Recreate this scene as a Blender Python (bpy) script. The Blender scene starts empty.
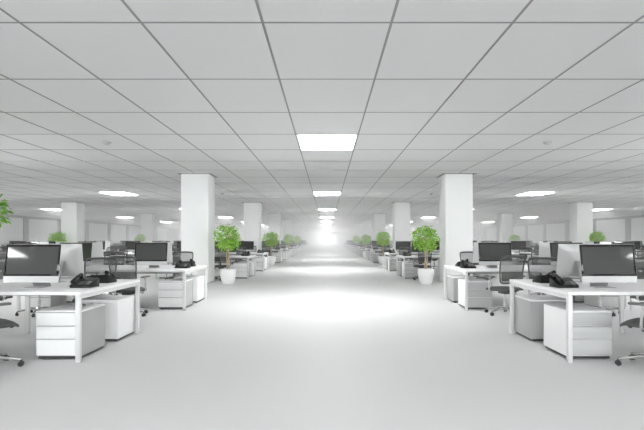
import bpy, bmesh, math, random
from mathutils import Vector, Matrix, Quaternion
R = math.radians
scene = bpy.context.scene
COL = scene.collection
KEEP = {   # what the photo (or a step to the side of it) can show
    'b': set(('L00 L01 L02 L03 L04 L05 L06 L07 L08 L09 L0a L0b L0c L11 L12 L13 L14 L15 L16 L17 L18 L19 L1a L1b L1d L23 L24 L25 L26 L27 L35 L36 L37 L38 L39 L3a L3b '
          'L3c R00 R01 R02 R03 R04 R05 R06 R07 R08 R09 R0a R0b R0c R11 R12 R13 R14 R15 R16 R17 R18 R19 R1a R1b R1d R1e R1f R23 R24 R25 R26 R27 R36 R37 R38 R39 '
          'R3a R3b R3c ').split()),
    'm': set(('L000 L001 L003 L010 L011 L012 L013 L020 L021 L022 L030 L031 L032 L040 L041 L042 L050 L051 L060 L061 L062 L063 L070 L080 L081 L090 L0a0 L0b0 L0c0 L120 '
          'L121 L122 L123 L130 L131 L132 L133 L140 L141 L142 L143 L150 L151 L152 L153 L160 L162 L172 L180 L190 L1a0 L1b0 L1b2 L1d2 L230 L231 L232 L233 L240 L241 '
          'L250 L251 L252 L253 L260 L261 L270 L272 L360 L361 L363 L370 L372 L373 L380 L381 L390 L391 L392 L393 L3a0 L3a1 L3a2 L3a3 L3b3 L3c1 L3c2 R000 R001 R002 '
          'R003 R010 R011 R012 R013 R020 R021 R030 R031 R032 R033 R040 R041 R042 R050 R052 R060 R061 R062 R070 R080 R082 R083 R090 R0a0 R0b0 R0c0 R120 R121 R122 '
          'R123 R130 R131 R132 R133 R140 R141 R142 R143 R150 R151 R152 R153 R160 R162 R172 R180 R190 R1a0 R1a2 R1b0 R1b2 R1e0 R1f0 R230 R231 R232 R233 R240 R241 '
          'R243 R250 R251 R252 R253 R260 R261 R270 R272 R360 R361 R370 R372 R373 R380 R381 R390 R391 R393 R3a0 R3a1 R3a2 R3a3 R3b3 R3c0 R3c1 ').split()),
    't': set(('L000 L001 L010 L011 L013 L020 L021 L022 L023 L030 L031 L040 L041 L042 L050 L051 L060 L061 L070 L071 L080 L081 L090 L0a0 L0a1 L0b0 L0c0 L120 L121 L130 '
          'L131 L140 L141 L150 L152 L153 L162 L163 L173 L240 L241 L260 L391 L3b2 R000 R001 R010 R011 R012 R020 R021 R022 R023 R030 R031 R040 R041 R043 R050 R051 '
          'R060 R061 R063 R070 R071 R080 R081 R090 R0a0 R0b0 R0c0 R120 R121 R130 R131 R140 R141 R150 R151 R152 R153 R163 R190 R1e0 R241 R3b2 ').split()),
    'p': set(('L000 L001 L003 L010 L011 L012 L013 L020 L021 L022 L023 L030 L031 L033 L040 L041 L042 L043 L050 L051 L052 L060 L061 L062 L070 L071 L072 L080 L090 L091 '
          'L0a0 L0b0 L0b1 L0c0 L0c1 L111 L120 L121 L130 L131 L132 L133 L140 L141 L142 L143 L150 L151 L152 L153 L171 L173 L180 L181 L1a0 L240 L241 L253 L360 L372 '
          'R000 R001 R010 R011 R012 R013 R020 R021 R022 R023 R030 R031 R033 R040 R041 R042 R043 R050 R051 R052 R060 R061 R062 R070 R071 R072 R080 R090 R091 R0a0 '
          'R0b0 R0b1 R0c0 R111 R120 R130 R131 R132 R133 R140 R141 R143 R152 R153 R170 R180 R190 R240 R241 R250 R372 ').split()),
    'c': set(('L000 L001 L003 L010 L011 L012 L013 L020 L021 L022 L030 L031 L033 L040 L041 L042 L043 L050 L051 L052 L060 L061 L062 L063 L070 L071 L080 L081 L090 L091 '
          'L0a0 L0b0 L120 L121 L123 L130 L131 L132 L133 L140 L141 L142 L143 L150 L151 L152 L153 L160 L162 L172 L230 L233 L241 L250 L253 L261 L270 L360 L363 L370 '
          'L391 L3a0 L3a3 L3b2 R000 R001 R003 R010 R011 R012 R013 R020 R021 R022 R030 R031 R032 R033 R040 R041 R042 R043 R050 R051 R060 R061 R062 R063 R070 R071 '
          'R080 R081 R090 R091 R0a0 R0b0 R120 R121 R123 R130 R131 R132 R133 R140 R141 R142 R143 R150 R151 R152 R153 R162 R163 R1a0 R1f0 R1f1 R230 R233 R241 R250 '
          'R252 R253 R272 R360 R363 R370 R391 R3a0 R3a3 R3b2 ').split()),
    'g': set(('L00 L01 L02 L03 L11 L12 R00 R01 R02 R03 R11 R12 tall ').split()),
}   #KEEP-LINE

# ------------------------------------------------------------------ scene measures (metres)
EYE = 1.28                 # camera height
F = 500.0                  # focal length in pixels of the 644-wide frame
CEIL = 3.26
X_WALL = 25.0              # side walls
Y_BACK, Y_END = -9.0, 164.0
PERIOD = 11.2              # the hall repeats along its length
DESK_H = 0.742
BENCH_W, BENCH_D, SEAT_PITCH = 3.06, 1.68, 1.53

# ------------------------------------------------------------------ materials
def mat(name, color, rough=0.5, metal=0.0, spec=0.5, bump=None, emit=0.0, var=None):
    m = bpy.data.materials.new(name); m.use_nodes = True
    nt = m.node_tree; b = nt.nodes['Principled BSDF']
    c = (color, color, color) if isinstance(color, (int, float)) else color
    b.inputs['Base Color'].default_value = (*c, 1)
    b.inputs['Roughness'].default_value = rough
    b.inputs['Metallic'].default_value = metal
    b.inputs['Specular IOR Level'].default_value = spec
    if emit:
        b.inputs['Emission Color'].default_value = (1, 1, 1, 1)
        b.inputs['Emission Strength'].default_value = emit
    if var or bump:
        tc = nt.nodes.new('ShaderNodeTexCoord')
        n = nt.nodes.new('ShaderNodeTexNoise')
        n.inputs['Scale'].default_value = (bump or var)[0]
        n.inputs['Detail'].default_value = 4
        nt.links.new(tc.outputs['Object'], n.inputs['Vector'])
        if var:
            mx = nt.nodes.new('ShaderNodeMix'); mx.data_type = 'RGBA'
            lo = tuple(x * (1 - var[1]) for x in c); hi = tuple(min(1, x * (1 + var[1])) for x in c)
            mx.inputs[6].default_value = (*lo, 1); mx.inputs[7].default_value = (*hi, 1)
            nt.links.new(n.outputs['Fac'], mx.inputs[0])
            nt.links.new(mx.outputs[2], b.inputs['Base Color'])
        if bump:
            bp = nt.nodes.new('ShaderNodeBump'); bp.inputs['Strength'].default_value = bump[1]
            bp.inputs['Distance'].default_value = 0.004
            nt.links.new(n.outputs['Fac'], bp.inputs['Height'])
            nt.links.new(bp.outputs['Normal'], b.inputs['Normal'])
    return m

def mesh_fabric(name, color, clear):
    """woven see-through chair mesh"""
    m = bpy.data.materials.new(name); m.use_nodes = True
    nt = m.node_tree; nt.nodes.clear()
    out = nt.nodes.new('ShaderNodeOutputMaterial')
    d = nt.nodes.new('ShaderNodeBsdfPrincipled'); d.inputs['Base Color'].default_value = (color, color, color, 1)
    d.inputs['Roughness'].default_value = 0.8
    t = nt.nodes.new('ShaderNodeBsdfTransparent')
    mx = nt.nodes.new('ShaderNodeMixShader'); mx.inputs[0].default_value = 1 - clear
    nt.links.new(t.outputs[0], mx.inputs[1]); nt.links.new(d.outputs[0], mx.inputs[2])
    nt.links.new(mx.outputs[0], out.inputs[0])
    return m

def blind_fabric(name, color):
    m = bpy.data.materials.new(name); m.use_nodes = True
    nt = m.node_tree; nt.nodes.clear()
    out = nt.nodes.new('ShaderNodeOutputMaterial')
    d = nt.nodes.new('ShaderNodeBsdfDiffuse'); d.inputs[0].default_value = (color, color, color, 1)
    t = nt.nodes.new('ShaderNodeBsdfTranslucent'); t.inputs[0].default_value = (color, color, color, 1)
    mx = nt.nodes.new('ShaderNodeMixShader'); mx.inputs[0].default_value = 0.35
    nt.links.new(d.outputs[0], mx.inputs[1]); nt.links.new(t.outputs[0], mx.inputs[2])
    nt.links.new(mx.outputs[0], out.inputs[0])
    return m

def pane_glass(name, tint=(0.93, 0.95, 0.95)):
    m = bpy.data.materials.new(name); m.use_nodes = True
    nt = m.node_tree; nt.nodes.clear()
    out = nt.nodes.new('ShaderNodeOutputMaterial')
    g = nt.nodes.new('ShaderNodeBsdfGlossy'); g.inputs['Roughness'].default_value = 0.02
    t = nt.nodes.new('ShaderNodeBsdfTransparent'); t.inputs[0].default_value = (*tint, 1)
    fr = nt.nodes.new('ShaderNodeFresnel'); fr.inputs[0].default_value = 1.45
    mx = nt.nodes.new('ShaderNodeMixShader')
    nt.links.new(fr.outputs[0], mx.inputs[0])
    nt.links.new(t.outputs[0], mx.inputs[1]); nt.links.new(g.outputs[0], mx.inputs[2])
    nt.links.new(mx.outputs[0], out.inputs[0])
    return m

def leaf_material(name, ramp):
    m = bpy.data.materials.new(name); m.use_nodes = True
    nt = m.node_tree; nt.nodes.clear()
    out = nt.nodes.new('ShaderNodeOutputMaterial')
    geo = nt.nodes.new('ShaderNodeNewGeometry')
    cr = nt.nodes.new('ShaderNodeValToRGB')
    e = cr.color_ramp.elements
    while len(e) < len(ramp): e.new(0.5)
    for el, (p, c) in zip(e, ramp):
        el.position = p; el.color = (*c, 1)
    nt.links.new(geo.outputs['Random Per Island'], cr.inputs[0])
    d = nt.nodes.new('ShaderNodeBsdfPrincipled'); d.inputs['Roughness'].default_value = 0.45
    nt.links.new(cr.outputs[0], d.inputs['Base Color'])
    t = nt.nodes.new('ShaderNodeBsdfTranslucent'); nt.links.new(cr.outputs[0], t.inputs[0])
    mx = nt.nodes.new('ShaderNodeMixShader'); mx.inputs[0].default_value = 0.3
    nt.links.new(d.outputs[0], mx.inputs[1]); nt.links.new(t.outputs[0], mx.inputs[2])
    nt.links.new(mx.outputs[0], out.inputs[0])
    return m

LIGHT_L = 14.0
WORLD_L = 4.6
HAZE_D = 0.025
HAZE_Y = 22.9
M = {}
M['floor'] = mat('pale_grey_carpet', 0.70, 0.58, spec=0.28, bump=(90, 0.10), var=(1.3, 0.02))
M['ceiling'] = mat('ceiling_tile', 0.72, 0.9, spec=0.1, bump=(60, 0.08), var=(0.5, 0.015))
M['grid'] = mat('grey_ceiling_grid', 0.30, 0.6, spec=0.2)
M['pillar_shade'] = mat('painted_shade_grey', 0.30, 0.7)  # grey that paints in the shade around the pillar tops
M['pillar'] = mat('white_pillar_paint', 0.9, 0.7, spec=0.2, var=(2, 0.01))
M['wall'] = mat('grey_wall_paint', 0.25, 0.8, spec=0.2)
M['frame'] = mat('grey_window_frame', 0.10, 0.4, metal=0.3)
M['blind'] = blind_fabric('roller_blind_fabric', 0.58)
M['glass'] = pane_glass('window_glass')
M['tinted'] = pane_glass('grey_tinted_glass', (0.93, 0.93, 0.93))
M['lamp'] = mat('lit_diffuser', 0.9, 0.5, emit=LIGHT_L)
M['rim'] = mat('white_lamp_rim', 0.85, 0.4)
M['desk'] = mat('white_desktop_laminate', 0.92, 0.3, spec=0.4)
M['leg'] = mat('white_steel', 0.72, 0.35, metal=0.15)
M['rail'] = mat('grey_steel_rail', 0.45, 0.4, metal=0.3)
M['tray'] = mat('dark_cable_tray', 0.07, 0.6)
M['ped_white'] = mat('white_lacquer', 0.9, 0.35)
M['ped_grey'] = mat('light_grey_lacquer', 0.42, 0.4)
M['ped_pale'] = mat('pale_grey_lacquer', 0.52, 0.4)
M['dark'] = mat('black_plastic', 0.035, 0.45)
M['alu'] = mat('brushed_aluminium', 0.58, 0.35, metal=0.35)
M['alu_dim'] = mat('stand_aluminium', 0.40, 0.4, metal=0.2)
M['bezel'] = mat('black_glass_bezel', 0.006, 0.06, spec=0.6)
M['screen'] = mat('dark_switched_off_display', 0.06, 0.05, spec=0.6)
M['phone'] = mat('black_phone_plastic', 0.010, 0.4, spec=0.3)
M['phone_key'] = mat('grey_phone_keys', 0.14, 0.5)
M['phone_lcd'] = mat('phone_display', 0.10, 0.15)
M['seat'] = mat('dark_grey_seat_fabric', 0.10, 0.9, bump=(300, 0.3))
M['chair_frame'] = mat('charcoal_chair_plastic', 0.065, 0.5)
M['arm'] = mat('mid_grey_armrest', 0.16, 0.5)
M['chrome'] = mat('polished_aluminium', 0.62, 0.25, metal=0.85)
M['mesh'] = mesh_fabric('grey_chair_mesh', 0.13, 0.45)
M['lumbar'] = mesh_fabric('dark_lumbar_mesh', 0.09, 0.25)
M['pot'] = mat('white_glazed_pot', 0.88, 0.3)
M['soil'] = mat('dark_soil', 0.05, 0.95, bump=(60, 0.6))
M['bark'] = mat('tan_bark', (0.50, 0.40, 0.28), 0.8, var=(30, 0.25))
M['leaf'] = leaf_material('bright_green_leaf', [(0, (0.16, 0.40, 0.03)), (0.5, (0.33, 0.60, 0.08)), (1, (0.55, 0.80, 0.20))])
M['leaf_pale'] = leaf_material('mixed_pale_leaf', [(0, (0.10, 0.30, 0.02)), (0.45, (0.26, 0.55, 0.06)), (0.62, (0.40, 0.62, 0.2)), (0.75, (0.6, 0.66, 0.55)), (1, (0.7, 0.72, 0.68))])
M['plastic'] = mat('white_detector_plastic', 0.45, 0.5)

# ------------------------------------------------------------------ mesh helper
class MB:
    def __init__(s): s.bm = bmesh.new()
    def box(s, x0, x1, y0, y1, z0, z1, bev=0.0, seg=2):
        r = bmesh.ops.create_cube(s.bm, size=1)
        vs = r['verts']
        bmesh.ops.transform(s.bm, verts=vs, matrix=Matrix.Translation(((x0+x1)/2, (y0+y1)/2, (z0+z1)/2)) @ Matrix.Diagonal((x1-x0, y1-y0, z1-z0, 1)))
        if bev:
            es = list({e for v in vs for e in v.link_edges})
            bmesh.ops.bevel(s.bm, geom=es, offset=bev, segments=seg, affect='EDGES', profile=0.5, clamp_overlap=True)
        return s
    def tube(s, pts, rad, n=8, closed=False, cap=True):
        pts = [Vector(p) for p in pts]; N = len(pts)
        rad = rad if isinstance(rad, (list, tuple)) else [rad] * N
        rings = []; prev = None
        for i, p in enumerate(pts):
            if closed: t = pts[(i+1) % N] - pts[i-1]
            else: t = pts[min(i+1, N-1)] - pts[max(i-1, 0)]
            t.normalize()
            if prev is None:
                a = Vector((0, 0, 1)) if abs(t.z) < 0.9 else Vector((1, 0, 0))
                u = t.cross(a).normalized()
            else:
                u = (prev - t * prev.dot(t)).normalized()
            prev = u; w = t.cross(u)
            rings.append([s.bm.verts.new(p + (u * math.cos(k*2*math.pi/n) + w * math.sin(k*2*math.pi/n)) * rad[i]) for k in range(n)])
        m = N if closed else N - 1
        for i in range(m):
            a, b = rings[i], rings[(i+1) % N]
            for k in range(n):
                s.bm.faces.new((a[k], a[(k+1) % n], b[(k+1) % n], b[k]))
        if cap and not closed:
            s.bm.faces.new(rings[0][::-1]); s.bm.faces.new(rings[-1])
        return s
    def lathe(s, prof, n=24, cx=0, cy=0):
        rings = []
        for r, z in prof:
            if r < 1e-5: rings.append([s.bm.verts.new((cx, cy, z))])
            else: rings.append([s.bm.verts.new((cx + r*math.cos(k*2*math.pi/n), cy + r*math.sin(k*2*math.pi/n), z)) for k in range(n)])
        for a, b in zip(rings, rings[1:]):
            for k in range(n):
                k2 = (k+1) % n
                if len(a) == 1 and len(b) == 1: continue
                if len(a) == 1: s.bm.faces.new((a[0], b[k2], b[k]))
                elif len(b) == 1: s.bm.faces.new((a[k], a[k2], b[0]))
                else: s.bm.faces.new((a[k], a[k2], b[k2], b[k]))
        return s
    def cyl(s, p, axis, r, h, n=12):
        p = Vector(p); a = Vector(axis).normalized() * h / 2
        return s.tube([p - a, p + a], r, n)
    def prism(s, poly, x0, x1, bev=0):
        """extrude a (y, z) outline along x"""
        a = [s.bm.verts.new((x0, y, z)) for y, z in poly]; b = [s.bm.verts.new((x1, y, z)) for y, z in poly]
        n = len(poly); fs = [s.bm.faces.new(a), s.bm.faces.new(b[::-1])]
        for k in range(n): fs.append(s.bm.faces.new((a[k], b[k], b[(k+1) % n], a[(k+1) % n])))
        if bev:
            es = list({e for f in fs for e in f.edges})
            bmesh.ops.bevel(s.bm, geom=es, offset=bev, segments=2, affect='EDGES', profile=0.5)
        return s
    def grid(s, f, nu, nv):
        vs = [[s.bm.verts.new(f(i/nu, j/nv)) for i in range(nu+1)] for j in range(nv+1)]
        for j in range(nv):
            for i in range(nu):
                s.bm.faces.new((vs[j][i], vs[j][i+1], vs[j+1][i+1], vs[j+1][i]))
        return s
    def solid_grid(s, f, g, nu, nv):
        """two facing grids closed into one solid"""
        A = [[s.bm.verts.new(f(i/nu, j/nv)) for i in range(nu+1)] for j in range(nv+1)]
        B = [[s.bm.verts.new(g(i/nu, j/nv)) for i in range(nu+1)] for j in range(nv+1)]
        for j in range(nv):
            for i in range(nu):
                s.bm.faces.new((A[j][i], A[j][i+1], A[j+1][i+1], A[j+1][i]))
                s.bm.faces.new((B[j][i], B[j+1][i], B[j+1][i+1], B[j][i+1]))
        ring = [(0, i) for i in range(nu)] + [(j, nu) for j in range(nv)] + [(nv, nu-i) for i in range(nu)] + [(nv-j, 0) for j in range(nv)]
        for k in range(len(ring)):
            (j, i), (j2, i2) = ring[k], ring[(k+1) % len(ring)]
            s.bm.faces.new((A[j][i], B[j][i], B[j2][i2], A[j2][i2]))
        return s
    def xf(s, m):
        bmesh.ops.transform(s.bm, verts=s.bm.verts[:], matrix=m); return s
    def mesh(s, name, material, smooth=True):
        bmesh.ops.recalc_face_normals(s.bm, faces=s.bm.faces[:])
        me = bpy.data.meshes.new(name); s.bm.to_mesh(me); s.bm.free()
        me.materials.append(material)
        if smooth:
            for p in me.polygons: p.use_smooth = True
            me.set_sharp_from_angle(angle=R(38))
        return me

def link(name, data, parent=None):
    o = bpy.data.objects.new(name, data); COL.objects.link(o)
    if parent is not None: o.parent = parent
    return o
def tag(o, label=None, cat=None, group=None, kind=None):
    if label: o['label'] = label
    if cat: o['category'] = cat
    if group: o['group'] = group
    if kind: o['kind'] = kind
    return o
def struct(name, me, parent=None, label=None):
    o = link(name, me, parent)
    if parent is None: o['kind'] = 'structure'
    if label: o['label'] = label
    return o

# a prototype is a list of (part name, mesh, index of the part it belongs to or None, part label)
class Proto:
    def __init__(s, name): s.name = name; s.parts = []; s._flat = None
    def add(s, part, me, under=None, label=None):
        s.parts.append((part, me, under, label)); return len(s.parts) - 1
    def flat(s):
        if s._flat is None:
            bm = bmesh.new(); mats = []
            for _, me, _, _ in s.parts:
                m = me.materials[0]
                if m not in mats: mats.append(m)
                k = len(bm.faces); bm.from_mesh(me); bm.faces.ensure_lookup_table()
                for f in bm.faces[k:]: f.material_index = mats.index(m)
            me = bpy.data.meshes.new(s.name + '_whole'); bm.to_mesh(me); bm.free()
            for m in mats: me.materials.append(m)
            s._flat = me
        return s._flat
    def place(s, loc, rz, label, cat, group, parts=True):
        root = link(s.name, None if parts else s.flat())
        root.location = loc; root.rotation_euler = (0, 0, rz)
        if parts:
            root.empty_display_size = 0.1
            made = []
            for part, me, under, lab in s.parts:
                o = link(part, me, root if under is None else made[under])
                if lab: o['label'] = lab
                made.append(o)
        return tag(root, label, cat, group)

# ------------------------------------------------------------------ desk bench: origin on the floor, centre of the bench
def make_bench():
    p = Proto('desk_bench'); W, D = BENCH_W/2, BENCH_D/2
    for s in (-1, 1):
        y0, y1 = (-D, -0.004) if s < 0 else (0.004, D)
        p.add('tabletop', MB().box(-W, W, y0, y1, DESK_H-0.036, DESK_H, 0.003).mesh('desk_tabletop', M['desk']))
    for x in (-W+0.025, 0.0, W-0.025):
        for y in (-D+0.025, D-0.025):
            p.add('leg', MB().box(x-0.024, x+0.024, y-0.024, y+0.024, 0, DESK_H-0.036, 0.004).mesh('desk_leg', M['leg']))
    for x in (-W+0.025, 0.0, W-0.025):
        p.add('end_rail', MB().box(x-0.02, x+0.02, -D+0.06, D-0.06, DESK_H-0.081, DESK_H-0.037, 0.003).mesh('desk_end_rail', M['leg']))
    for y in (-0.42, 0.42):
        p.add('long_rail', MB().box(-W+0.053, W-0.053, y-0.02, y+0.02, DESK_H-0.085, DESK_H-0.037, 0.003).mesh('desk_long_rail', M['rail']))
    for x in (-SEAT_PITCH/2, SEAT_PITCH/2):
        t = p.add('cable_tray', MB().prism([(-0.12, -0.05), (-0.10, -0.12), (0.10, -0.12), (0.12, -0.05), (0.115, -0.05), (0.097, -0.115), (-0.097, -0.115), (-0.115, -0.05)], -0.55, 0.55)
                  .xf(Matrix.Translation((x, 0, DESK_H-0.0))).mesh('desk_cable_tray', M['tray']), None, 'dark cable tray slung under the tabletop')
    return p

# ------------------------------------------------------------------ drawer pedestal, front towards -y
def make_ped(front, side, name):
    p = Proto('drawer_pedestal'); w, d, h = 0.24, 0.29, 0.525
    p.add('carcass', MB().box(-w, w, -d+0.02, d, 0.035, h-0.018, 0.003).mesh(name+'_carcass', M[side]))
    p.add('top_panel', MB().box(-w-0.001, w+0.001, -d, d+0.001, h-0.017, h, 0.004).mesh(name+'_top', M['ped_white']))
    p.add('base_shade', MB().box(-w+0.012, w-0.012, -d+0.025, d-0.012, 0.012, 0.036).mesh(name+'_base_shade', M['dark']), None, 'dark recessed box painted in as shade under the unit')  # dark box added to deepen the shade beneath the drawers
    zs = [0.04, 0.218, 0.358, h-0.021]
    for z0, z1 in zip(zs, zs[1:]):
        p.add('drawer', MB().box(-w+0.001, w-0.001, -d, -d+0.019, z0+0.005, z1-0.004, 0.003).mesh(name+'_drawer', M[front]))
    p.add('lock', MB().cyl((w-0.045, -d-0.001, h-0.055), (0, 1, 0), 0.008, 0.006, 12).mesh(name+'_lock', M['alu']))
    for x in (-w+0.05, w-0.05):
        for y in (-d+0.06, d-0.06):
            p.add('caster', MB().cyl((x, y, 0.018), (1, 0, 0), 0.018, 0.034, 12).box(x-0.02, x+0.02, y-0.02, y+0.02, 0.026, 0.036).mesh(name+'_caster', M['dark']))
    return p

# ------------------------------------------------------------------ all-in-one monitor, screen towards -y, origin under the stand foot
def make_monitor():
    p = Proto('computer_monitor')
    W, H, chin = 0.311, 0.428, 0.071
    T = Matrix.Translation((0, -0.135, 0.066)) @ Matrix.Rotation(R(-9), 4, 'X')
    front = lambda u, v: ((u*2-1)*W, 0, v*H)
    def back(u, v):
        a, b = u*2-1, v*2-1
        return (a*W, 0.011 + 0.042*(1-a**4)*(1-b**4)*(1-0.35*a*a), v*H)
    hs = p.add('housing', MB().solid_grid(front, back, 12, 10).xf(T).mesh('monitor_housing', M['alu']))
    bz = p.add('glass_front', MB().box(-W+0.002, W-0.002, -0.003, 0.001, chin, H-0.002, 0.001).xf(T).mesh('monitor_glass', M['bezel']), None, 'black glass bezel around the screen')
    p.add('display', MB().box(-W+0.024, W-0.024, -0.0036, -0.0032, chin+0.022, H-0.026).xf(T).mesh('monitor_display', M['screen'], False), bz, 'dark grey switched-off display')
    arm = [(0.092, 0.005), (0.098, 0.012), (-0.02, 0.235), (-0.072, 0.30), (-0.080, 0.285), (-0.032, 0.225), (0.078, 0.011)]
    st = p.add('stand', MB().prism([(y+0.0, z) for y, z in arm], -0.098, 0.098).mesh('monitor_stand', M['alu_dim']))
    p.add('foot', MB().box(-0.10, 0.10, -0.10, 0.10, 0.0, 0.007, 0.003).mesh('monitor_foot', M['alu']), st)
    return p

# ------------------------------------------------------------------ desk telephone, keys towards -y
def make_phone():
    p = Proto('desk_phone')
    p.add('body', MB().prism([(-0.10, 0.0), (0.10, 0.0), (0.10, 0.09), (0.085, 0.105), (-0.10, 0.030)], -0.12, 0.12, 0.004).mesh('phone_body', M['phone']))
    S = Matrix.Translation((0, -0.1, 0.0305)) @ Matrix.Rotation(math.atan2(0.075, 0.185), 4, 'X')
    hb = MB()
    pts = [(-0.078, 0.0+i*0.198/10, 0.032 + 0.020*math.sin(math.pi*i/10)) for i in range(11)]
    hb.tube(pts, [0.024, 0.025, 0.021, 0.017, 0.015, 0.015, 0.015, 0.017, 0.021, 0.025, 0.024], 10)
    hs = p.add('handset', hb.xf(S).mesh('phone_handset', M['phone']))
    p.add('earpiece', MB().cyl((-0.078, 0.180, 0.012), (0, 0, 1), 0.022, 0.022, 14).xf(S).mesh('phone_earpiece', M['phone']), hs)
    p.add('mouthpiece', MB().cyl((-0.078, 0.018, 0.012), (0, 0, 1), 0.022, 0.022, 14).xf(S).mesh('phone_mouthpiece', M['phone']), hs)
    k = MB()
    for r in range(4):
        for c in range(3):
            k.box(-0.035+c*0.026, -0.016+c*0.026, 0.015+r*0.02, 0.029+r*0.02, 0.0, 0.006, 0.001, 1)
    p.add('keypad', k.xf(S).mesh('phone_keypad', M['phone_key']))
    p.add('screen', MB().box(-0.035, 0.095, 0.115, 0.17, 0.0, 0.004, 0.001).xf(S).mesh('phone_screen', M['phone_lcd']), None, 'small grey phone display')
    p.add('side_keys', MB().box(0.055, 0.098, 0.015, 0.10, 0.0, 0.004, 0.001).xf(S).mesh('phone_side_keys', M['phone_key']))
    return p

# ------------------------------------------------------------------ office chair facing +y
def make_chair():
    p = Proto('office_chair')
    def bk(u, v, off=0.0):           # backrest surface, u -1..1, v 0..1
        w = 0.232 - 0.022*(1-v)
        return Vector((u*w, -0.225 - 0.055*v + 0.035*u*u + 0.02*math.sin(v*math.pi) + off, 0.55 + v*0.455 - 0.012*u*u*v))
    # seat cushion
    def st(u, v, top):
        a, b = u*2-1, v*2-1
        r = max(abs(a), abs(b))
        k = 1 - 0.10*(a*a*b*b)
        z = 0.455 - 0.018*(a*a*0.2) - 0.03*max(0, b-0.55)**2*4
        return (a*0.245*k, 0.015 + b*0.24*k, z + (0.018*(1-r**6) if top else -0.035*(1-0.3*r**4)))
    se = p.add('seat', MB().solid_grid(lambda u, v: st(u, v, True), lambda u, v: st(u, v, False), 10, 10).mesh('chair_seat', M['seat']))
    p.add('seat_pan', MB().box(-0.17, 0.17, -0.16, 0.17, 0.405, 0.425, 0.008).mesh('chair_seat_pan', M['chair_frame']), se)
    # back
    out = []
    def rr(n=10):
        pts = []
        c = 0.80
        segs = [(c, 1, 1, c), ]
        for i in range(9): pts.append((-c + 2*c*i/8, 1.0, 0))
        for i in range(1, 6):
            a = math.pi/2*(1 - i/6); pts.append((c + (1-c)*math.cos(a), 0.86 + 0.14*math.sin(a), 0))
        for i in range(7): pts.append((1.0, 0.86 - 0.74*i/6, 0))
        for i in range(1, 5):
            a = -math.pi/2*i/5; pts.append((c + (1-c)*math.cos(a), 0.12 + 0.12*math.sin(a), 0))
        for i in range(9): pts.append((c - 2*c*i/8, 0.0, 0))
        for i in range(1, 5):
            a = -math.pi/2 - math.pi/2*i/5; pts.append((-c + (1-c)*math.cos(a), 0.12 + 0.12*math.sin(a), 0))
        for i in range(7): pts.append((-1.0, 0.12 + 0.74*i/6, 0))
        for i in range(1, 6):
            a = math.pi - math.pi/2*i/6; pts.append((-c + (1-c)*math.cos(a), 0.86 + 0.14*math.sin(a), 0))
        return pts
    loop = [bk(u, v) for u, v, _ in rr()]
    topr = [0.017 if bkp.z > 0.985 else 0.0115 for bkp in loop]
    b0 = p.add('backrest', MB().grid(lambda u, v: bk((u*2-1)*0.985, 0.012 + 0.976*v), 10, 8).mesh('chair_back_mesh', M['mesh']), None, 'see-through grey mesh back')
    p.add('back_frame', MB().tube(loop, topr, 8, closed=True).mesh('chair_back_frame', M['chair_frame']), b0)
    p.add('lumbar_pad', MB().grid(lambda u, v: bk((u*2-1)*0.93, 0.10 + 0.34*v, -0.018), 8, 4).mesh('chair_lumbar', M['lumbar']), b0)
    p.add('back_spine', MB().tube([bk(0, 0.26, -0.03), bk(0, 0.15, -0.035), bk(0, 0.0, -0.03), (0, -0.245, 0.47), (0, -0.15, 0.415), (0, -0.03, 0.405)], [0.012, 0.016, 0.02, 0.024, 0.026, 0.024], 8).mesh('chair_spine', M['chair_frame']))
    for s in (-1, 1):
        a = p.add('armrest', MB().box(s*0.29-0.035, s*0.29+0.035, -0.12, 0.13, 0.645, 0.672, 0.010).mesh('chair_arm_pad', M['arm']))
        p.add('arm_post', MB().tube([(s*0.17, 0.02, 0.414), (s*0.26, 0.02, 0.414), (s*0.288, 0.02, 0.44), (s*0.29, 0.0, 0.648)], [0.014, 0.014, 0.015, 0.016], 8).mesh('chair_arm_post', M['chrome']), a)
    p.add('tilt_mechanism', MB().box(-0.075, 0.075, -0.10, 0.09, 0.355, 0.406, 0.012).mesh('chair_mechanism', M['chair_frame']))
    p.add('height_lever', MB().tube([(0.07, 0.02, 0.38), (0.21, 0.03, 0.385), (0.24, 0.03, 0.38)], [0.006, 0.006, 0.013], 8).mesh('chair_lever', M['chair_frame']))
    p.add('gas_column', MB().lathe([(0, 0.10), (0.027, 0.10), (0.027, 0.25), (0.016, 0.25), (0.016, 0.36), (0, 0.36)], 14).mesh('chair_column', M['chrome']))
    p.add('hub', MB().lathe([(0, 0.072), (0.045, 0.075), (0.05, 0.11), (0.032, 0.125), (0, 0.125)], 16).mesh('chair_hub', M['chrome']))
    for k in range(5):
        rot = Matrix.Rotation(R(126 + 72*k), 4, 'Z')
        leg = p.add('base_leg', MB().tube([(0.03, 0, 0.10), (0.12, 0, 0.105), (0.24, 0, 0.085), (0.325, 0, 0.068)], [0.022, 0.021, 0.016, 0.013], 8).xf(rot).mesh('chair_leg', M['chrome']))
        cst = MB().cyl((0.322, -0.014, 0.027), (0, 1, 0), 0.027, 0.018, 12).cyl((0.322, 0.014, 0.027), (0, 1, 0), 0.027, 0.018, 12).cyl((0.322, 0, 0.045), (0, 0, 1), 0.012, 0.045, 8)
        p.add('caster', cst.xf(rot).mesh('chair_caster', M['dark']), leg)
    return p

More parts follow.
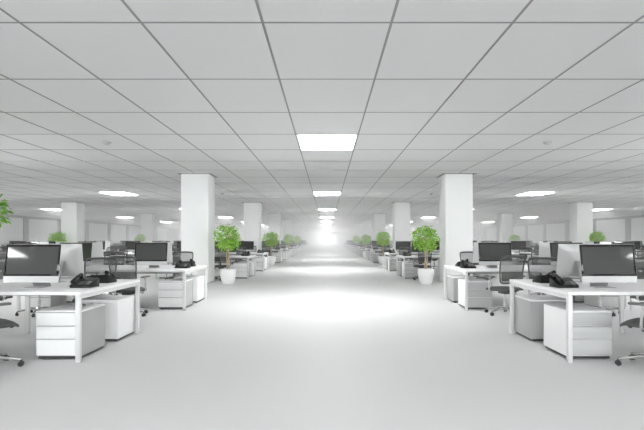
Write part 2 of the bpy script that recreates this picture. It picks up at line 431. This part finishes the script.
# ------------------------------------------------------------------ potted tree
def make_tree(seed, name, h, r, leaves, leafmat, lump=0.12, squash=0.9, size=0.075):
    rnd = random.Random(seed)
    p = Proto('potted_tree')
    pot = p.add('pot', MB().lathe([(0, 0.0), (0.145, 0.0), (0.165, 0.02), (0.205, 0.16), (0.228, 0.31), (0.232, 0.40), (0.222, 0.44), (0.208, 0.452), (0.198, 0.44), (0.20, 0.38), (0, 0.38)], 32).mesh(name+'_pot', M['pot']))
    p.add('soil', MB().lathe([(0, 0.415), (0.1, 0.412), (0.199, 0.402), (0.199, 0.36)], 24).mesh(name+'_soil', M['soil']), pot)
    zc = h - r*squash
    tops = []
    for k in range(3):
        ph = 2.1*k + seed
        pts = [Vector((0.035*math.cos(ph + 3.2*t) * (1 + 0.8*max(0, t-0.7)), 0.035*math.sin(ph + 3.2*t)*(1+0.8*max(0, t-0.7)), 0.39 + (zc + 0.05 - 0.39)*t)) for t in [i/12 for i in range(13)]]
        tops.append(pts[-1])
        p.add('trunk', MB().tube(pts, [0.018 - 0.008*i/12 for i in range(13)], 7).mesh(name+'_trunk', M['bark']))
    br = MB()
    for k in range(14):
        d = Vector((rnd.gauss(0, 1), rnd.gauss(0, 1), rnd.gauss(0.1, 0.8))).normalized()
        a = Vector((0, 0, zc - 0.12 + 0.02*k*0.6))
        br.tube([a, a + d*r*0.4 + Vector((0, 0, 0.03)), Vector((0, 0, zc)) + Vector((d.x*r*0.85, d.y*r*0.85, d.z*r*0.8))], [0.010, 0.007, 0.003], 5)
    p.add('branches', br.mesh(name+'_branches', M['bark']))
    bm = bmesh.new()
    bumps = [Vector((rnd.gauss(0, 1), rnd.gauss(0, 1), rnd.gauss(0, 1))).normalized() for _ in range(7)]
    for i in range(leaves):
        d = Vector((rnd.gauss(0, 1), rnd.gauss(0, 1), rnd.gauss(0, 1))).normalized()
        b = max(d.dot(q) for q in bumps)
        rad = r * (0.80 + 0.20*b) * (1 - lump + lump*max(0, b)) * (0.25 + 0.75*rnd.random()**0.6) * rnd.uniform(0.9, 1.12)
        c = Vector((d.x*rad, d.y*rad, zc + d.z*rad*squash))
        dirv = (d + Vector((rnd.gauss(0, .6), rnd.gauss(0, .6), rnd.gauss(-.25, .5)))).normalized()
        side = dirv.cross(Vector((rnd.gauss(0, .5), rnd.gauss(0, .5), 1))).normalized()
        up = side.cross(dirv)
        L = size*(0.7 + 0.6*rnd.random()); w = L*0.30
        v = [bm.verts.new(c), bm.verts.new(c + dirv*L*0.5 + side*w + up*w*0.35), bm.verts.new(c + dirv*L - up*w*0.3), bm.verts.new(c + dirv*L*0.5 - side*w + up*w*0.35), bm.verts.new(c + dirv*L*0.5)]
        bm.faces.new((v[0], v[4], v[1])); bm.faces.new((v[1], v[4], v[2])); bm.faces.new((v[2], v[4], v[3])); bm.faces.new((v[3], v[4], v[0]))
    me = bpy.data.meshes.new(name+'_foliage'); bm.to_mesh(me); bm.free(); me.materials.append(leafmat)
    p.add('foliage', me)
    return p

BENCH, MONITOR, PHONE, CHAIR = make_bench(), make_monitor(), make_phone(), make_chair()
PED_A = make_ped('ped_white', 'ped_grey', 'pedestal_a')     # white drawers, grey sides
PED_B = make_ped('ped_pale', 'ped_white', 'pedestal_b')     # pale grey drawers, white sides
TREES = [make_tree(3, 'tree_a', 1.72, 0.42, 1150, M['leaf']), make_tree(8, 'tree_b', 1.71, 0.42, 1150, M['leaf'])]
TREE_TALL = make_tree(5, 'tree_tall', 2.2, 0.44, 1300, M['leaf_pale'], 0.15, 1.0, 0.11)

# ------------------------------------------------------------------ room
fl = struct('floor', MB().box(-X_WALL-0.3, X_WALL+0.3, Y_BACK-0.3, Y_END+0.3, -0.15, 0).mesh('floor', M['floor'], False))
struct('ceiling', MB().box(-X_WALL-0.3, X_WALL+0.3, Y_BACK-0.3, Y_END+0.3, CEIL, CEIL+0.15).mesh('ceiling', M['ceiling'], False))
g = MB()
lats = [0.586 + 1.105*k for k in range(23)]
for x in [-a for a in lats] + lats:
    if abs(x) < X_WALL: g.box(x-0.012, x+0.012, Y_BACK, Y_END, CEIL-0.004, CEIL+0.001)
k = -11
while 4.55 + 1.6*k < Y_END:
    y = 4.55 + 1.6*k; k += 1
    if y > Y_BACK: g.box(-X_WALL, X_WALL, y-0.012, y+0.012, CEIL-0.0035, CEIL+0.001)
struct('trim_ceiling_grid', g.mesh('ceiling_grid', M['grid'], False), label='thin grey grid lines between the ceiling tiles')

W_Z0, W_Z1, W_PITCH = 0.9, CEIL-0.12, 5.3
win_ys = [41.6 + W_PITCH*k for k in range(-9, 23)]     # mullion centres
ORD = ['first', 'second', 'third', 'fourth', 'fifth', 'sixth', 'seventh', 'eighth', 'ninth', 'tenth', 'eleventh', 'twelfth', 'thirteenth', 'fourteenth', 'fifteenth', 'sixteenth']
nwin = 0
for s, nm in ((-1, 'left'), (1, 'right')):
    x0, x1 = (X_WALL, X_WALL+0.3)
    mb = MB()
    def bx(a0, a1, *r):
        if s > 0: mb.box(a0, a1, *r)
        else: mb.box(-a1, -a0, *r)
    bx(x0, x1, Y_BACK, Y_END, 0, W_Z0); bx(x0, x1, Y_BACK, Y_END, W_Z1, CEIL)
    edges = [Y_BACK]
    for y in win_ys: edges += [y-0.33, y+0.33]
    edges.append(Y_END)
    for a, b in zip(edges[0::2], edges[1::2]):
        pass
    for y in win_ys: bx(x0, x1, y-0.33, y+0.33, W_Z0, W_Z1)
    if win_ys[0]-0.33 > Y_BACK: bx(x0, x1, Y_BACK, win_ys[0]-0.33, W_Z0, W_Z1)
    if win_ys[-1]+0.33 < Y_END: bx(x0, x1, win_ys[-1]+0.33, Y_END, W_Z0, W_Z1)
    struct('wall_'+nm, mb.mesh('wall_'+nm, M['wall'], False))
    mb = MB(); bx(x0-0.012, x0, Y_BACK, Y_END, 0, 0.1)
    struct('baseboard_'+nm, mb.mesh('baseboard_'+nm, M['frame'], False))
    for i in range(len(win_ys)-1):
        ya, yb = win_ys[i]+0.33, win_ys[i+1]-0.33
        nwin += 1
        cx = s*(X_WALL+0.15)
        fr = MB()
        for (u0, u1, z0, z1) in ((ya, yb, W_Z0, W_Z0+0.06), (ya, yb, W_Z1-0.06, W_Z1), (ya, ya+0.07, W_Z0, W_Z1), (yb-0.07, yb, W_Z0, W_Z1)):
            fr.box(cx-0.04, cx+0.04, u0, u1, z0, z1)
        w = link('window_%d' % nwin, None); w['kind'] = 'structure'
        link('window_frame', fr.mesh('window_frame', M['frame'], False), w)
        link('window_pane', MB().box(cx-0.006, cx+0.006, ya+0.05, yb-0.05, W_Z0+0.05, W_Z1-0.05).mesh('window_pane', M['glass'], False), w)
        link('window_sill', MB().box(min(s*(X_WALL-0.05), s*(X_WALL+0.10)), max(s*(X_WALL-0.05), s*(X_WALL+0.10)), ya+0.005, yb-0.005, W_Z0-0.0, W_Z0+0.025).mesh('window_sill', M['rim'], False), w)
        # roller blind hanging in the opening
        if 20 < (ya+yb)/2 < 80:
            bl = link('roller_blind', None)
            xb = s*(X_WALL+0.05)
            link('blind_fabric', MB().box(xb-0.002, xb+0.002, ya+0.09, yb-0.09, W_Z0+0.10, W_Z1-0.06).mesh('blind_fabric', M['blind'], False), bl)
            link('roller_tube', MB().tube([(xb, ya+0.08, W_Z1-0.04), (xb, yb-0.08, W_Z1-0.04)], 0.028, 10).mesh('roller_tube', M['frame']), bl)
            link('bottom_bar', MB().box(xb-0.008, xb+0.008, ya+0.09, yb-0.09, W_Z0+0.08, W_Z0+0.105).mesh('bottom_bar', M['frame'], False), bl)
            mids = [k for k in range(len(win_ys)-1) if 20 < (win_ys[k]+win_ys[k+1])/2 < 80]
            tag(bl, 'pale grey roller blind over the %s window along the %s wall' % (ORD[mids.index(i)], nm), 'blind', 'roller blinds on the side windows')
# glazed far end, plus unseen glazing behind the camera added for frontal light
for ya, wn, hw, n, z0 in ((Y_END, 'window_end', 3.0, 4, 0.0), (Y_BACK-0.12, 'window_back_added', 25.0, 20, 1.05)):  # the back one is added to light pillar and drawer fronts
    e = MB()
    for x in [-hw + 2*hw/n*i for i in range(n+1)]: e.box(x-0.04, x+0.04, ya, ya+0.12, z0, CEIL)
    for z in (z0+0.03, CEIL-0.06): e.box(-hw, hw, ya+0.01, ya+0.11, z-0.03, z+0.03)
    w = link(wn, None); w['kind'] = 'structure'
    link('window_frame', e.mesh('curtain_frame', M['frame'], False), w)
    link('window_pane', MB().box(-hw, hw, ya+0.055, ya+0.065, z0, CEIL).mesh('curtain_pane', M['glass'], False), w)
struct('wall_back', MB().box(-X_WALL-0.3, X_WALL+0.3, Y_BACK-0.3, Y_BACK, 0, 1.05).mesh('wall_back', M['wall'], False))  # low wall under the added glazing, keeps its light from under the desks
struct('wall_end', MB().box(-X_WALL-0.3, -3.04, Y_END, Y_END+0.3, 0, CEIL).box(3.04, X_WALL+0.3, Y_END, Y_END+0.3, 0, CEIL).mesh('wall_end', M['pillar'], False))

# pillars
for s, nm in ((-1, 'left'), (1, 'right')):
    for c, xa in ((0, 3.53), (1, 13.06)):
        for j in range(c, 7):
            y = 14.9 + PERIOD*j
            xs = sorted((s*xa, s*(xa+0.82)))
            pl = struct('pillar', MB().box(xs[0], xs[1], y, y+0.8, 0, CEIL, 0.012).mesh('pillar', M['pillar']), None,
                   '%s square white pillar along the %s side of the %s' % (ORD[j-c], nm, 'central aisle' if c == 0 else 'outer desk rows'))
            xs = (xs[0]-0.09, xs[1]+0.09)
            link('shade_plate', MB().box(xs[0], xs[1], y-0.09, y+0.89, CEIL-0.012, CEIL-0.0).mesh('pillar_shade_plate', M['pillar_shade'], False), pl)  # thin grey plate stands in for the dark ring of shade at the ceiling

# ceiling lights
for li, x in enumerate((0, -8.87, 8.87, -17.71, 17.71)):
    for j in range(-1, 14):
        y0 = 9.35 + PERIOD*j
        hw = 0.586 if li == 0 else 0.5525
        if y0 > Y_END-3: continue
        t = link('ceiling_light', None); t.location = (x, y0+0.8, CEIL-0.012)
        fr = MB()
        for a in ((-hw+0.012, hw-0.012, -0.788, -0.763), (-hw+0.012, hw-0.012, 0.763, 0.788), (-hw+0.012, -hw+0.037, -0.763, 0.763), (hw-0.037, hw-0.012, -0.763, 0.763)):
            fr.box(*a, 0, 0.0118)
        link('light_frame', fr.mesh('light_frame', M['rim'], False), t)
        link('diffuser', MB().box(-hw+0.037, hw-0.037, -0.763, 0.763, 0.004, 0.0118).mesh('light_diffuser', M['lamp'], False), t)
        if li == 0: lab = 'lit rectangular ceiling panel above the central aisle, %s one ahead' % ORD[j] if j >= 0 else 'lit ceiling panel above the central aisle, just behind the viewpoint'
        else:
            where = '%s %s' % ('left' if x < 0 else 'right', 'inner' if abs(x) < 10 else 'outer')
            lab = 'lit ceiling panel over %s desk rows, level with %s' % (where, 'the %s aisle panel' % ORD[j] if j >= 0 else 'the viewpoint')
        tag(t, lab, 'light', 'lit ceiling panels')

# smoke detectors
for x, y, nm in ((-4.45, 10.1, 'left'), (4.45, 10.1, 'right'), (-4.45, 21.3, 'farther left'), (4.45, 21.3, 'farther right')):
    t = link('smoke_detector', None); t.location = (x, y, CEIL)
    link('detector_base', MB().lathe([(0, -0.012), (0.085, -0.012), (0.085, 0), (0, 0)], 24).mesh('detector_base', M['plastic']), t)
    link('sensor_cap', MB().lathe([(0.0, -0.045), (0.05, -0.045), (0.065, -0.030), (0.068, -0.012), (0, -0.012)], 24).mesh('detector_cap', M['plastic']), t)
    tag(t, 'small round white smoke detector on the %s ceiling tiles' % nm, 'smoke detector', 'smoke detectors')

# ------------------------------------------------------------------ desks and everything on and around them
BANK = ['beside the central aisle', 'second bank out', 'third bank out', 'fourth bank out']
FULL_D = 22.0          # parts of their own up to this distance
def want(kind, key):
    return KEEP is None or key in KEEP.get(kind, ())
REG = []               # (kind, key, object) for bookkeeping
def put(kind, key, proto, loc, rz, label, cat, group):
    if not want(kind, key): return
    o = proto.place(loc, rz, label, cat, group, parts=loc[1] < FULL_D)
    REG.append((kind, key, o)); o['_key'] = kind + ':' + key
    return o

EDGE = {(-1, 0): 2.572, (1, 0): 2.51, (-1, 1): 7.28, (1, 1): 7.24, (-1, 2): 12.0, (1, 2): 11.95, (-1, 3): 16.75, (1, 3): 16.7}
rows = {}
for c in range(4):
    rr = []
    for j in range(7):
        for q in ((0, 1) if c in (0, 2) else (0, 1, 2)):
            rr.append(5.2 + 3.87*q + PERIOD*j)
    rows[c] = [y for y in rr if y < (76, 62, 58, 52)[c]]
for s, nm in ((-1, 'left'), (1, 'right')):
    for c in range(4):
        seen = -1
        for r, y in enumerate(rows[c]):
            e = EDGE[s, c]
            if e*F/(y+1.7) > 345: continue              # outside the frame
            rnd = random.Random(1000*c + 10*r + (s > 0))
            key = '%s%d%x' % ('LR'[s > 0], c, r)
            if want('b', '%s%d%x' % ('LR'[s > 0], c, r)): seen += 1
            bank = '%s %s bank' % (('aisle-side', 'second', 'third', 'outermost')[c], nm)
            bn = '%s desk, %s' % (ORD[max(seen, 0)], bank)
            X = lambda off: s*(e + off)
            put('b', key, BENCH, (X(BENCH_W/2), y+BENCH_D/2, 0), 0, 'white four-seat desk bench, %s one back in the %s' % (ORD[max(seen, 0)], bank), 'desk', 'white desk benches')
            for q in (0, 1):
                at = 'aisle end' if q == 0 else 'far end'
                for f in (0, 1):                        # 0 the side towards the viewpoint
                    k2 = key + str(q*2+f)
                    ff = 'front' if f == 0 else 'rear'
                    lo = SEAT_PITCH*q
                    jx = lambda a: rnd.uniform(-a, a)
                    # monitor
                    off = ((0.72 if s < 0 else 0.63) if f == 0 else (0.905 if s < 0 else 0.79)) + (0.04 if r else 0) - (0 if q == 0 else 0.10 if s < 0 else 0.17) + (jx(0.03) if r > 1 else 0)
                    yy = y + 0.49 if f == 0 else y + BENCH_D - 0.49
                    what = 'dark-screened monitor' if f == 0 else 'silver monitor back'
                    put('m', k2, MONITOR, (X(lo+off), yy, DESK_H), (0 if f == 0 else math.pi) + (R(jx(4)) if r > 1 else R(jx(1)) if r == 1 else R(1.1*s) if f == 0 else 0), '%s, %s of %s' % (what, at, bn), 'monitor', 'monitors on the desks')
                    # telephone
                    po = (0.19 if f == 0 else 0.25) if q == 0 else BENCH_W - SEAT_PITCH - 0.25
                    py = y + 0.50 if f == 0 else y + BENCH_D - 0.56
                    put('t', k2, PHONE, (X(lo+po), py, DESK_H), (0 if f == 0 else math.pi) + R(s*8 + jx(5)), 'black %s-side desk phone, %s of %s' % (ff, at, bn), 'phone', 'black desk phones')
                    # pedestal
                    grey = (f == 0) == (s < 0)
                    pr = PED_A if grey else PED_B
                    px = 0.055+0.24 if q == 0 else BENCH_W - 0.055 - 0.24 - SEAT_PITCH
                    pyy = y + 0.14 + 0.29 if f == 0 else y + BENCH_D - 0.02 - 0.29
                    put('p', k2, pr, (X(lo+px), pyy, 0), 0 if f == 0 else math.pi, '%s under %s %s of %s' % ('white-fronted drawer unit' if grey else 'grey-fronted drawer unit', ff, at, bn), 'drawer unit', 'drawer pedestals')
                    # chair
                    cx = lo + 0.77 + jx(0.08) - (0.2 if (s > 0 and f == 0 and q == 0) else 0)
                    cy = y - 0.42 + jx(0.06) if f == 0 else y + BENCH_D + 0.36 + jx(0.06)
                    rz = (0 if f == 0 else math.pi) + R(jx(22))
                    if c in (0, 2) and r >= 2 and r % 2 == 0 and f == 0: cy = y - 0.27
                    if r == 0 and c == 0 and f == 0 and q == 0:
                        cx, cy, rz = (0.84, 4.98, R(-38)) if s < 0 else (0.77, 5.02, R(40))
                    elif r == 1 and c == 0 and f == 0 and q == 0:
                        cx, cy, rz = (0.79, y-0.60, R(-3)) if s < 0 else (0.55, y-0.46, R(14))
                    elif r == 0 and c == 0 and f == 1 and q == 0:
                        cx, cy, rz = (0.79, y+BENCH_D+0.36, math.pi + R(4)) if s < 0 else (0.71, y+BENCH_D+0.36, math.pi - R(5))
                    put('c', k2, CHAIR, (X(cx), cy, 0), rz, 'mesh office chair on the %s side, %s of %s' % (ff, at, bn), 'chair', 'mesh office chairs')

# potted trees beside the pillars
for s, nm in ((-1, 'left'), (1, 'right')):
    for c, lx in ((0, 2.86), (1, 13.72)):
        for j in range(4 if c == 0 else 3):
            y = 14.45 + PERIOD*j
            if c == 1:
                if j == 0: continue
                y -= 0.18
            key = '%s%d%x' % ('LR'[s > 0], c, j)
            put('g', key, TREES[(j + (s > 0)) % 2], (s*lx, y, 0), j*1.3 + s, 'green ball-topped tree in white pot by %s %s pillar, %s' % (ORD[j-c], nm, 'central aisle' if c == 0 else 'outer desk rows'), 'plant', 'potted trees beside the pillars')
put('g', 'tall', TREE_TALL, (-5.60, 7.95, 0), 0.6, 'taller leafy tree with some whitish leaves, cut off at the left picture edge', 'plant', 'potted trees beside the pillars')

# haze hanging in the far part of the hall
vm = bpy.data.materials.new('pale_haze'); vm.use_nodes = True
nt = vm.node_tree; nt.nodes.clear()
out = nt.nodes.new('ShaderNodeOutputMaterial')
vs = nt.nodes.new('ShaderNodeVolumeScatter'); vs.inputs['Density'].default_value = HAZE_D; vs.inputs['Anisotropy'].default_value = 0.2
vs.inputs['Color'].default_value = (1, 1, 1, 1)
nt.links.new(vs.outputs[0], out.inputs['Volume'])
if HAZE_D > 0:
    hz = link('haze', MB().box(-X_WALL+0.02, X_WALL-0.02, HAZE_Y, Y_END-0.05, -0.05, CEIL+0.025).mesh('haze', vm, False))
    tag(hz, 'pale bright haze filling the far end of the hall', 'haze', None, 'stuff')

# ------------------------------------------------------------------ light, world, camera
wd = bpy.data.worlds.new('daylight'); scene.world = wd; wd.use_nodes = True
wd.node_tree.nodes['Background'].inputs[0].default_value = (1, 1, 1, 1)
wd.node_tree.nodes['Background'].inputs[1].default_value = WORLD_L

cam = bpy.data.cameras.new('camera'); cam.sensor_width = 36; cam.sensor_fit = 'HORIZONTAL'
cam.lens = F/644*36; cam.shift_x = -5/644; cam.shift_y = 25/644; cam.clip_end = 300
co = bpy.data.objects.new('camera', cam); COL.objects.link(co)
co.location = (0, 0, EYE); co.rotation_euler = (math.pi/2, 0, 0)
scene.camera = co
vs_ = scene.view_settings
vs_.view_transform = 'Standard'; vs_.look = 'None'; vs_.gamma = 1; vs_.exposure = 1.07
vs_.use_curve_mapping = False
scene.display_settings.display_device = 'sRGB'
cy = scene.cycles
cy.use_denoising = True
cy.max_bounces = 14; cy.diffuse_bounces = 8; cy.glossy_bounces = 4; cy.transparent_max_bounces = 24; cy.volume_bounces = 8; cy.use_adaptive_sampling = False
cy.sample_clamp_indirect = 8
